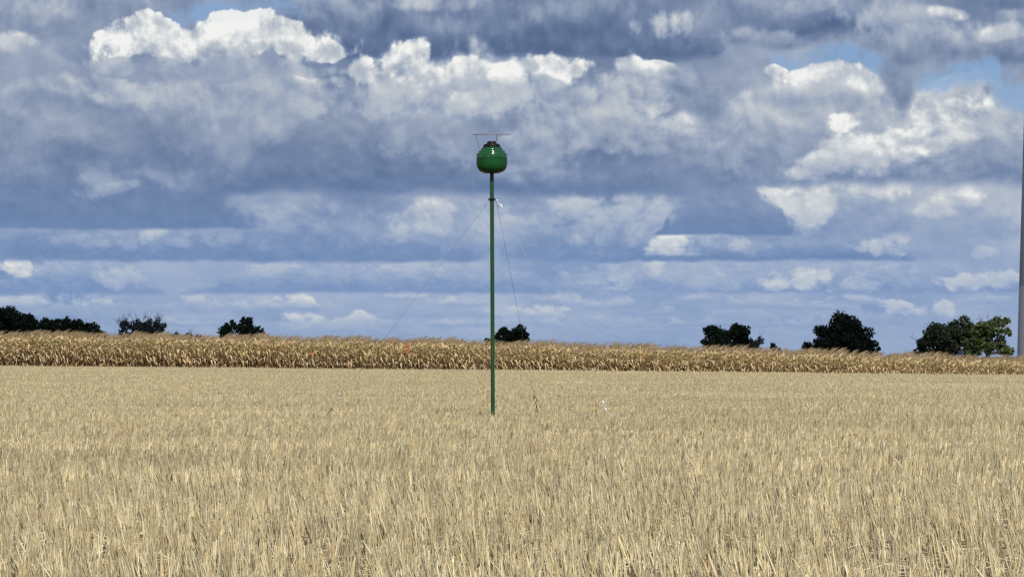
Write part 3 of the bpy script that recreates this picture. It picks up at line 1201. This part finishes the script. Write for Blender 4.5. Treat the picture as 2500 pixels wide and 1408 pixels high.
# ================================================================== trees
def tree(name, label, D, lobes, leaf_col, base_px=None, leaf=0.52, dens=1.0, clumps=30, cr=0.38, group=None, bare=0, hollow=0.35, upright=False, cats='tree', jit=0.25):
    """lobes: (px, row, rx_px, ry_px) crown masses as they show, at distance D"""
    s = F / D
    cxp = base_px if base_px is not None else sum(l[0] * l[2] for l in lobes) / sum(l[2] for l in lobes)
    bx = (cxp - CX) / s
    bz = gz(bx, D)
    root = empty(name, (bx, D, bz))
    W = []
    for px, row_, rx, ry in lobes:
        W.append((np.array([(px - CX) / s - bx, rng.normal(0, rx / s * 0.25), EYE + (HROW - row_) / s - bz]), rx / s, ry / s))
    # trunk and limbs
    parts = []
    low = min(c[2] - rz * 0.6 for c, rx, rz in W)
    top = max(c[2] for c, rx, rz in W)
    tr = 0.028 * (top + 2)
    fork = np.array([0, 0, max(1.0, low)])
    parts.append(tube([(0, 0, -0.3), (0.05, 0, 0.5), tuple(fork * 0.6 + np.array([0.1, 0, 0])), tuple(fork)], [tr * 1.5, tr * 1.05, tr * 0.9, tr * 0.75], 9))
    obj('trunk', py_mesh('trunk', parts, M_BARK), root)
    limbs = []
    CL = []
    for c, rx, rz in W:
        k = max(16, int(clumps * rx * rz / 7.0))
        limbs.append(tube([tuple(fork), tuple((fork + c) / 2 + np.array([0, 0, -0.1 * rz])), tuple(c)], [tr * 0.5, tr * 0.3, tr * 0.12], 6))
        for _ in range(k):
            d = rng.normal(0, 1, 3)
            d /= np.linalg.norm(d)
            rr = (hollow + (1 - hollow) * rng.uniform() ** 0.5) * 0.86
            p = c + d * np.array([rx, rx * 0.85, rz]) * rr
            CL.append((p, rng.uniform(0.7, 1.3) * cr * min(rx, rz)))
            if rng.uniform() < 0.45:
                q = (c + p) / 2 + rng.normal(0, 0.1 * rx, 3)
                limbs.append(tube([tuple(c), tuple(q), tuple(p)], [tr * 0.12, tr * 0.07, tr * 0.03], 4, cap=False))
    for _ in range(bare):
        c, rx, rz = W[int(rng.integers(0, len(W)))]
        e = c + np.array([rng.normal(0, 0.5) * rx, rng.normal(0, 0.3) * rx, rz * rng.uniform(0.85, 1.30)])
        q = (c + e) / 2 + rng.normal(0, 0.1 * rx, 3)
        limbs.append(tube([tuple(c), tuple(q), tuple(e)], [tr * 0.10, tr * 0.06, 0.012], 4, cap=False))
        for _k in range(3):
            u0 = q + (e - q) * rng.uniform(0.1, 0.8)
            limbs.append(tube([tuple(u0), tuple(u0 + rng.normal(0, 0.35, 3) + np.array([0, 0, 0.5]))], [0.02, 0.008], 3, cap=False))
    obj('limbs', py_mesh('limbs', limbs, M_BARK), root)
    # leaves: small faces spread through the clumps
    P, Csz = [], []
    for p, r_ in CL:
        n = max(14, int(dens * 60 * (r_ / leaf) ** 2))
        d = rng.normal(0, 1, (n, 3))
        d /= np.linalg.norm(d, axis=1)[:, None]
        rad = r_ * rng.uniform(0.25, 1.0, (n, 1)) ** 0.5 * (1 + rng.normal(0, 0.12, (n, 1)))
        sc_ = np.array([0.8, 0.8, 1.6]) if upright else np.array([1, 1, 0.9])
        P.append(p + d * rad * sc_)
        Csz.append(np.full(n, rng.uniform(1 - jit, 1 + jit)))
    P = np.concatenate(P)
    tint = np.concatenate(Csz)
    P = P[P[:, 2] > 0.4] if (P[:, 2] > 0.4).all() else P
    n = len(P)
    a = rng.normal(0, 1, (n, 3))
    a /= np.linalg.norm(a, axis=1)[:, None]
    b = np.cross(a, rng.normal(0, 1, (n, 3)))
    b /= np.linalg.norm(b, axis=1)[:, None]
    L = (leaf * rng.uniform(0.5, 1.1, n))[:, None] * 0.5
    v = np.stack([P + a * L, P + b * L * 0.62, P - a * L, P - b * L * 0.62], 1).reshape(-1, 3)
    f = np.arange(n * 4).reshape(n, 4)
    col = np.array(leaf_col)[None, :] * tint[:, None] * rng.uniform(0.75, 1.25, (n, 1))
    cr_ = obj('crown', mesh_arrays('crown', v, f, M_LEAF, np.repeat(col, 4, axis=0)), root)
    tag(root, label, cats, group)
    return root


DG = (0.038, 0.058, 0.026)
G_TREES = 'trees behind the cornfield'
tree('broadleaf_tree', 'big dark rounded tree cut by the left edge behind the corn', 560,
     [(22, 792, 62, 44), (-40, 786, 55, 46), (64, 806, 30, 36), (5, 835, 75, 42)], DG, 10, group=G_TREES, dens=1.2)
tree('broadleaf_tree', 'dark bushy tree next right of the leftmost big tree', 575,
     [(108, 804, 30, 28), (140, 794, 30, 26), (125, 825, 48, 34)], (0.038, 0.058, 0.026), 126, group=G_TREES, dens=1.2)
tree('broadleaf_tree', 'dark tree with lumpy flat top left of the thin grey tree', 570,
     [(196, 800, 28, 25), (168, 806, 27, 26), (222, 808, 26, 22), (195, 828, 56, 32), (245, 822, 22, 16)], DG, 195, group=G_TREES, dens=1.2)
tree('sparse_tree', 'thin grey half-bare tree between the left clump and the poplar-like tree', 520,
     [(300, 802, 26, 20), (345, 796, 34, 22), (385, 800, 26, 22), (350, 814, 62, 22)], (0.105, 0.110, 0.098), 345,
     group=G_TREES, dens=0.62, leaf=0.34, clumps=90, cr=0.32, bare=44, hollow=0.15)
tree('shrub', 'low grey-green shrub just right of the thin grey tree', 520,
     [(430, 822, 24, 10), (462, 822, 14, 10), (485, 824, 10, 8)], (0.09, 0.10, 0.08), 445, group=G_TREES, dens=0.5, leaf=0.32, bare=6, cats='shrub')
tree('broadleaf_tree', 'dark tree with several pointed upright tips left of centre', 540,
     [(566, 796, 17, 26), (590, 800, 24, 26), (609, 798, 16, 24), (545, 810, 19, 22), (628, 812, 18, 18), (585, 816, 56, 24)], (0.040, 0.062, 0.028), 585,
     group=G_TREES, dens=1.1, upright=True, cr=0.28)
tree('broadleaf_tree', 'small round black tree directly behind the green pole', 600,
     [(1250, 818, 36, 28), (1228, 826, 22, 24), (1272, 824, 19, 24), (1250, 836, 42, 24)], DG, 1250, group=G_TREES, dens=1.3)
tree('shrub', 'tiny dark shrub at the left side of the green pole', 600,
     [(1190, 830, 9, 9), (1197, 836, 12, 9)], DG, 1194, group=G_TREES, cats='shrub', leaf=0.34)
tree('broadleaf_tree', 'dark two-humped round tree right of centre', 560,
     [(1756, 826, 37, 32), (1800, 820, 36, 33), (1780, 838, 60, 30), (1738, 842, 22, 22), (1830, 842, 22, 22)], DG, 1780, group=G_TREES, dens=1.0)
tree('sapling', 'pale green sapling leaning out beside the two-humped tree', 540,
     [(1856, 832, 12, 10), (1846, 845, 14, 14)], (0.12, 0.15, 0.09), 1848, group=G_TREES, dens=0.5, leaf=0.32, bare=3)
tree('shrub', 'small lone shrub between the two-humped tree and the black dome tree', 540,
     [(1887, 846, 7, 10), (1894, 852, 12, 8)], (0.050, 0.065, 0.042), 1890, group=G_TREES, dens=0.9, leaf=0.32, cats='shrub')
tree('broadleaf_tree', 'largest black dome-shaped tree with small sky gaps low down', 560,
     [(2064, 806, 46, 41), (2026, 824, 42, 36), (2102, 826, 34, 36), (1990, 848, 30, 22), (2130, 852, 24, 22), (2060, 844, 82, 34)],
     (0.032, 0.046, 0.024), 2060, group=G_TREES, dens=0.95, hollow=0.5)
tree('broadleaf_tree', 'dark spreading tree left of the pale tower', 560,
     [(2298, 820, 46, 36), (2345, 808, 36, 36), (2372, 822, 28, 34), (2268, 842, 34, 26), (2340, 848, 72, 30), (2242, 858, 18, 10)], DG, 2310,
     group=G_TREES, dens=0.9, bare=10)
tree('broadleaf_tree', 'greener open-branched sunlit tree nearest the pale tower', 548,
     [(2398, 806, 30, 32), (2430, 798, 24, 24), (2456, 782, 13, 11), (2420, 828, 36, 28), (2450, 850, 26, 18), (2466, 858, 13, 9), (2390, 842, 32, 28), (2458, 812, 14, 13)],
     (0.085, 0.115, 0.042), 2412, group=G_TREES, dens=1.0, bare=14, hollow=0.3)

# ================================================================== tower at the right edge
TY = 500.0
ts = F / TY
tx = (2484 + 4.2 * ts - CX) / ts
tz = gz(tx, TY)
tower = empty('tower', (tx, TY, tz))
tag(tower, 'tall pale grey tapering tower cut off by the right edge', 'tower')
TH, R0, R1, NS = 96.0, 4.45, 1.5, 6
for i in range(NS):
    z0, z1 = TH * i / NS, TH * (i + 1) / NS
    ra, rb = R0 + (R1 - R0) * i / NS, R0 + (R1 - R0) * (i + 1) / NS
    z0 = z0 - (1.0 if i == 0 else 0)
    prof = [(0, z0), (ra, z0), (rb, z1 - 0.08), (rb - 0.03, z1 - 0.02), (rb - 0.03, z1), (0, z1)]
    obj('tower_section', py_mesh('tower_section', [lathe(prof, 64)], M_TOWER, angle=30), tower)

# ================================================================== the cloud that shades the trees
def cloud_body():
    from mathutils import noise
    bm = bmesh.new()
    bmesh.ops.create_icosphere(bm, subdivisions=5, radius=1.0)
    for v in bm.verts:
        p = v.co.copy()
        d = 1 + 0.16 * noise.noise(p * 1.7 + Vector((3, 1, 7))) + 0.11 * noise.noise(p * 4.0) + 0.06 * noise.noise(p * 9.0)
        q = p * d
        if q.z < -0.35:
            q.z = -0.35 + (q.z + 0.35) * 0.2
        v.co = Vector((q.x * CLX, q.y * CLY, q.z * 110))
    me = bpy.data.meshes.new('cloud')
    bm.to_mesh(me)
    bm.free()
    me.polygons.foreach_set('use_smooth', np.ones(len(me.polygons), dtype=bool))
    me.materials.append(M_CLOUD)
    return me


CLX, CLY = 150.0, 330.0
cl = obj('cloud', cloud_body())
hgt = 1200.0
foot = Vector((-84.0, 690.0, 0.0))
cl.location = foot + SUN_DIR * (hgt / SUN_DIR.z)
tag(cl, 'white cumulus cloud high overhead shading the distant trees', 'cloud', kind='structure')

# ================================================================== green sampler on its pole
PY = 68.0
PXB = (1203.5 - CX) / F * PY
pz = gz(PXB, PY)
root = empty('pole_mounted_vessel', (PXB, PY, pz))
root.rotation_euler = (0, R(-0.25), 0)
tag(root, 'green rounded vessel with black cap and wire ring on a tall green pole', 'vessel on pole')
S = PY / F                                   # metres per photo pixel here
Z = lambda row_: EYE + (HROW - row_) * S - pz
PR = 4.95 * S
zb = Z(421.0)                                # underside of the vessel
obj('pole', py_mesh('pole', [tube([(0, 0, -0.5), (0, 0, zb + 0.03)], [PR, PR], 24)], M_POLE, angle=50), root)
obj('pole_flange', py_mesh('pole_flange', [lathe([(0, zb - 0.012), (0.13, zb - 0.012), (0.135, zb - 0.006), (0.135, zb + 0.004), (0, zb + 0.004)], 40)], M_BLACK), root)
u = S / 11.73                                # zoomed pixel
pz_ = lambda y_: zb + (1300 - y_) * u
body_prof = [(0, pz_(1299)), (262 * u, pz_(1299)), (285 * u, pz_(1294)), (330 * u, pz_(1272)), (375 * u, pz_(1235)), (408 * u, pz_(1185)), (430 * u, pz_(1125)),
             (440 * u, pz_(1060)), (442 * u, pz_(900))]
M_GREEN2 = plain('green_satin_paint', (0.008, 0.062, 0.017), rough=0.38, var=0.06, scale=6)
M_GREEN2.node_tree.nodes['Principled BSDF'].inputs['Specular IOR Level'].default_value = 0.22
obj('vessel_bottom', py_mesh('vessel_bottom', [lathe(body_prof + [(0, pz_(900))], 72)], M_GREEN2, angle=35), root)
obj('seam_band', py_mesh('seam_band', [lathe([(436 * u, pz_(900)), (449 * u, pz_(897)), (450 * u, pz_(876)), (436 * u, pz_(872)), (0, pz_(872))], 72)], M_GREEN, angle=35), root)
upper = [(0, pz_(872)), (440 * u, pz_(872)), (442 * u, pz_(800)), (438 * u, pz_(772)), (425 * u, pz_(752)), (402 * u, pz_(740)), (388 * u, pz_(738)),
         (388 * u, pz_(715)), (378 * u, pz_(690)), (355 * u, pz_(668)), (322 * u, pz_(660)), (300 * u, pz_(660)), (0, pz_(658))]
obj('vessel_top', py_mesh('vessel_top', [lathe(upper, 72)], M_GREEN, angle=28), root)
obj('collar_tier', py_mesh('collar_tier', [lathe([(0, pz_(660)), (303 * u, pz_(660)), (305 * u, pz_(645)), (292 * u, pz_(612)), (262 * u, pz_(586)), (246 * u, pz_(580)), (0, pz_(580))], 72)], M_GREEN, angle=28), root)
# black hood that drapes over the collar except in front
hv, hf = [], []
segs, rws = 72, 6
for k in range(segs):
    a = 2 * math.pi * k / segs
    front = math.cos(a + math.pi / 2)
    low = 648 - 64 * max(0.0, min(1.0, (front + 0.10) / 0.85)) ** 0.8
    for i in range(rws):
        yy = low + (576 - low) * i / (rws - 1)
        rr = float(np.interp(yy, [576, 586, 612, 645, 660], [250, 264, 295, 308, 308])) + 5
        hv.append((rr * u * math.cos(a), rr * u * math.sin(a), pz_(yy)))
for k in range(segs):
    for i in range(rws - 1):
        a, b = k * rws + i, ((k + 1) % segs) * rws + i
        hf.append((a, b, b + 1, a + 1))
cap_prof = [(0, pz_(579)), (256 * u, pz_(578)), (250 * u, pz_(570)), (244 * u, pz_(560)), (242 * u, pz_(535)), (232 * u, pz_(508)), (208 * u, pz_(488)), (165 * u, pz_(478)), (145 * u, pz_(476)), (0, pz_(476))]
hood = obj('hood', py_mesh('hood', [(hv, hf), lathe(cap_prof, 72)], M_BLACK, angle=28), root)
obj('cap', py_mesh('cap', [lathe([(0, pz_(477)), (144 * u, pz_(477)), (134 * u, pz_(445)), (122 * u, pz_(420)), (105 * u, pz_(407)), (80 * u, pz_(403)), (0, pz_(402))], 48)], M_BLACK, angle=28), hood)
# small screws on the seam
for k, xx in enumerate((-100, 55, 335, -330)):
    a = -math.acos(max(-1, min(1, xx / 445)))
    obj('screw', py_mesh('screw', [tube([(440 * u * math.cos(a), 440 * u * math.sin(a), pz_(852)), (449 * u * math.cos(a), 449 * u * math.sin(a), pz_(852))], [9 * u, 9 * u], 8)], M_ZINC), root)
# wire ring above, three slanted rods
RR, zr = 562 * u, pz_(211)
tilt = (HROW - 327) / F * 0.82
ring = [(RR * math.cos(a), RR * math.sin(a), zr + RR * math.sin(a) * tilt) for a in np.linspace(0, 2 * math.pi, 73)]
obj('wire_ring', py_mesh('wire_ring', [tube(ring, 0.0042, 6, cap=False)], M_STEEL), root)
for ang, fr, fang, fy in ((R(196), 335, R(190), 672), (R(-75), 340, R(-72), 668), (R(68), 250, R(72), 520)):
    tp = (0.86 * RR * math.cos(ang) if abs(math.cos(ang)) > 0.8 else RR * math.cos(ang), RR * math.sin(ang) * 0.98, zr + RR * math.sin(ang) * tilt)
    d = (Vector(tp) - Vector((fr * u * math.cos(fang), fr * u * math.sin(fang), pz_(fy)))).normalized()
    obj('ring_rod', py_mesh('ring_rod', [tube([(fr * u * math.cos(fang), fr * u * math.sin(fang), pz_(fy)), tuple(Vector(tp) + d * 0.014)], [0.0042, 0.0042], 6)], M_STEEL), root)
obj('rod_nut', py_mesh('rod_nut', [tube([(205 * u, RR * 0.93, zr + 0.004), (205 * u, RR * 0.93, zr + 0.018)], [0.010, 0.010], 6)], M_ZINC), root)
# guy collar
zc = Z(487.0)
obj('guy_collar', py_mesh('guy_collar', [lathe([(PR, zc - 0.022), (PR + 0.007, zc - 0.022), (PR + 0.007, zc + 0.018), (PR, zc + 0.018)], 32),
                                         box(-PR - 0.016, -0.005, zc + 0.004, 0.034, 0.016, 0.024), box(PR + 0.014, -0.005, zc + 0.004, 0.030, 0.016, 0.024),
                                         box(0.01, PR + 0.014, zc + 0.004, 0.016, 0.030, 0.024)], M_BLACK, angle=40), root)


# ================================================================== guy wires
def loop(c, d, w, l, r, mat, name, parent):
    """long shackle or thimble: a closed loop along d"""
    d = Vector(d).normalized()
    x = Vector((1, 0, 0)) - d * d.x
    x.normalize()
    pts_ = [Vector(c) + d * (l / 2 * math.cos(a)) + x * (w / 2 * math.sin(a)) for a in np.linspace(0, 2 * math.pi, 21)]
    return obj(name, py_mesh(name, [tube(pts_, r, 6, cap=False)], mat), parent)


def guy(label, start, end, rod_top, mats, tagged=False):
    """start at the collar, end in the ground; fittings sit on the line"""
    start, end = Vector(start), Vector(end)
    root_ = empty('guy_wire', tuple(end))
    tag(root_, label, 'guy wire', 'guy wires of the pole')
    a, b = start - end, Vector((0, 0, 0))
    d = (b - a).normalized()
    L = (b - a).length
    q = lambda s: a + d * s
    wire, fit, rod = mats
    obj('cable', py_mesh('cable', [tube([q(0.10), q(L - rod_top - 0.36)], [0.0024, 0.0024], 6)], wire), root_)
    loop(q(0.045), d, 0.024, 0.08, 0.0030, M_ZINC, 'thimble', root_)
    obj('cable_clamp', py_mesh('cable_clamp', [tube([q(0.10), q(0.17)], [0.005, 0.004], 6)], wire), root_)
    loop(q(L - rod_top - 0.27), d, 0.042, 0.16, 0.005, fit, 'turnbuckle', root_)
    obj('turnbuckle_screw', py_mesh('turnbuckle_screw', [tube([q(L - rod_top - 0.36), q(L - rod_top - 0.28)], [0.006, 0.006], 6),
                                                         tube([q(L - rod_top - 0.20), q(L - rod_top - 0.10)], [0.006, 0.006], 6)], fit), root_)
    obj('anchor_rod', py_mesh('anchor_rod', [tube([q(L - rod_top - 0.13), q(L + 0.05)], [0.009, 0.009], 8)], rod), root_)
    if tagged:
        e = q(0.16) + Vector((0.03, 0, -0.0))
        obj('loose_end', py_mesh('loose_end', [tube([q(0.08) + Vector((0.012, 0, 0)), e, e + Vector((0.012, 0, -0.05))], [0.003, 0.0042, 0.0042], 6)], M_ZINC), root_)
    return root_


c0 = Vector((PXB + 0.012, PY, pz + zc))
def gp(px, y):
    x = (px - CX) / F * y
    return (x, y, gz(x, y) - 0.02)
M_PALE = plain('pale_cable', (0.30, 0.30, 0.31), rough=0.6, var=0.1)
M_GREYROD = plain('grey_rod', (0.07, 0.07, 0.075), rough=0.5, metal=0.3)
guy('dark guy wire running down to the left of the green pole', c0 + Vector((-PR - 0.030, 0, 0)), gp(776, 68.6), 0.28, (M_WIRE, M_ZINC, M_GREYROD))
guy('steep dark guy wire close to the right of the green pole', c0 + Vector((PR + 0.004, 0.03, 0)), gp(1318, 71.5), 0.34, (M_WIRE, M_STEEL, M_STEEL))
guy('pale guy wire slanting far to the right with a shiny turnbuckle', c0 + Vector((PR + 0.020, -0.02, 0)), gp(1507, 66.2), 0.22, (M_PALE, M_ZINC, M_ZINC), True)


# ================================================================== orange marker stakes at the corn
def marker(label, px, row_top, row_flag, D, wflag):
    s = F / D
    x = (px - CX) / s
    z0 = gz(x, D)
    r_ = empty('marker_stake', (x, D, z0))
    zt = EYE + (HROW - row_top) / s - z0
    zf_ = EYE + (HROW - row_flag) / s - z0
    obj('stake', py_mesh('stake', [tube([(0, 0, -0.2), (0.01, 0, zf_ * 0.5), (0, 0, zt - 0.02)], [0.024, 0.024, 0.022], 8)], M_WOOD), r_)
    v, f = [], []
    n = 7
    for i in range(n):
        t = i / (n - 1)
        z = zf_ + (zt - zf_) * t
        w = wflag * (1.0 + 0.25 * math.sin(t * 7))
        for k, (sx_, sy_) in enumerate(((-1, -0.6), (1, -0.75), (1, 0.6), (-1, 0.7))):
            v.append((sx_ * w / 2 + 0.012 * math.sin(t * 5), sy_ * 0.035, z))
    for i in range(n - 1):
        for k in range(4):
            a, b = i * 4 + k, i * 4 + (k + 1) % 4
            f.append((a, b, b + 4, a + 4))
    f += [(3, 2, 1, 0), tuple(range(n * 4 - 4, n * 4))]
    obj('orange_sleeve', py_mesh('orange_sleeve', [(v, f)], M_ORANGE, angle=60), r_)
    tag(r_, label, 'marker stake', 'orange markers at the corn edge')


marker('orange-topped dark stake standing at the corn edge left of the pole', 995, 840, 862, 281.5, 0.13)
marker('short faint orange marker half hidden in corn, farther left', 759.5, 857, 867, 283.9, 0.10)
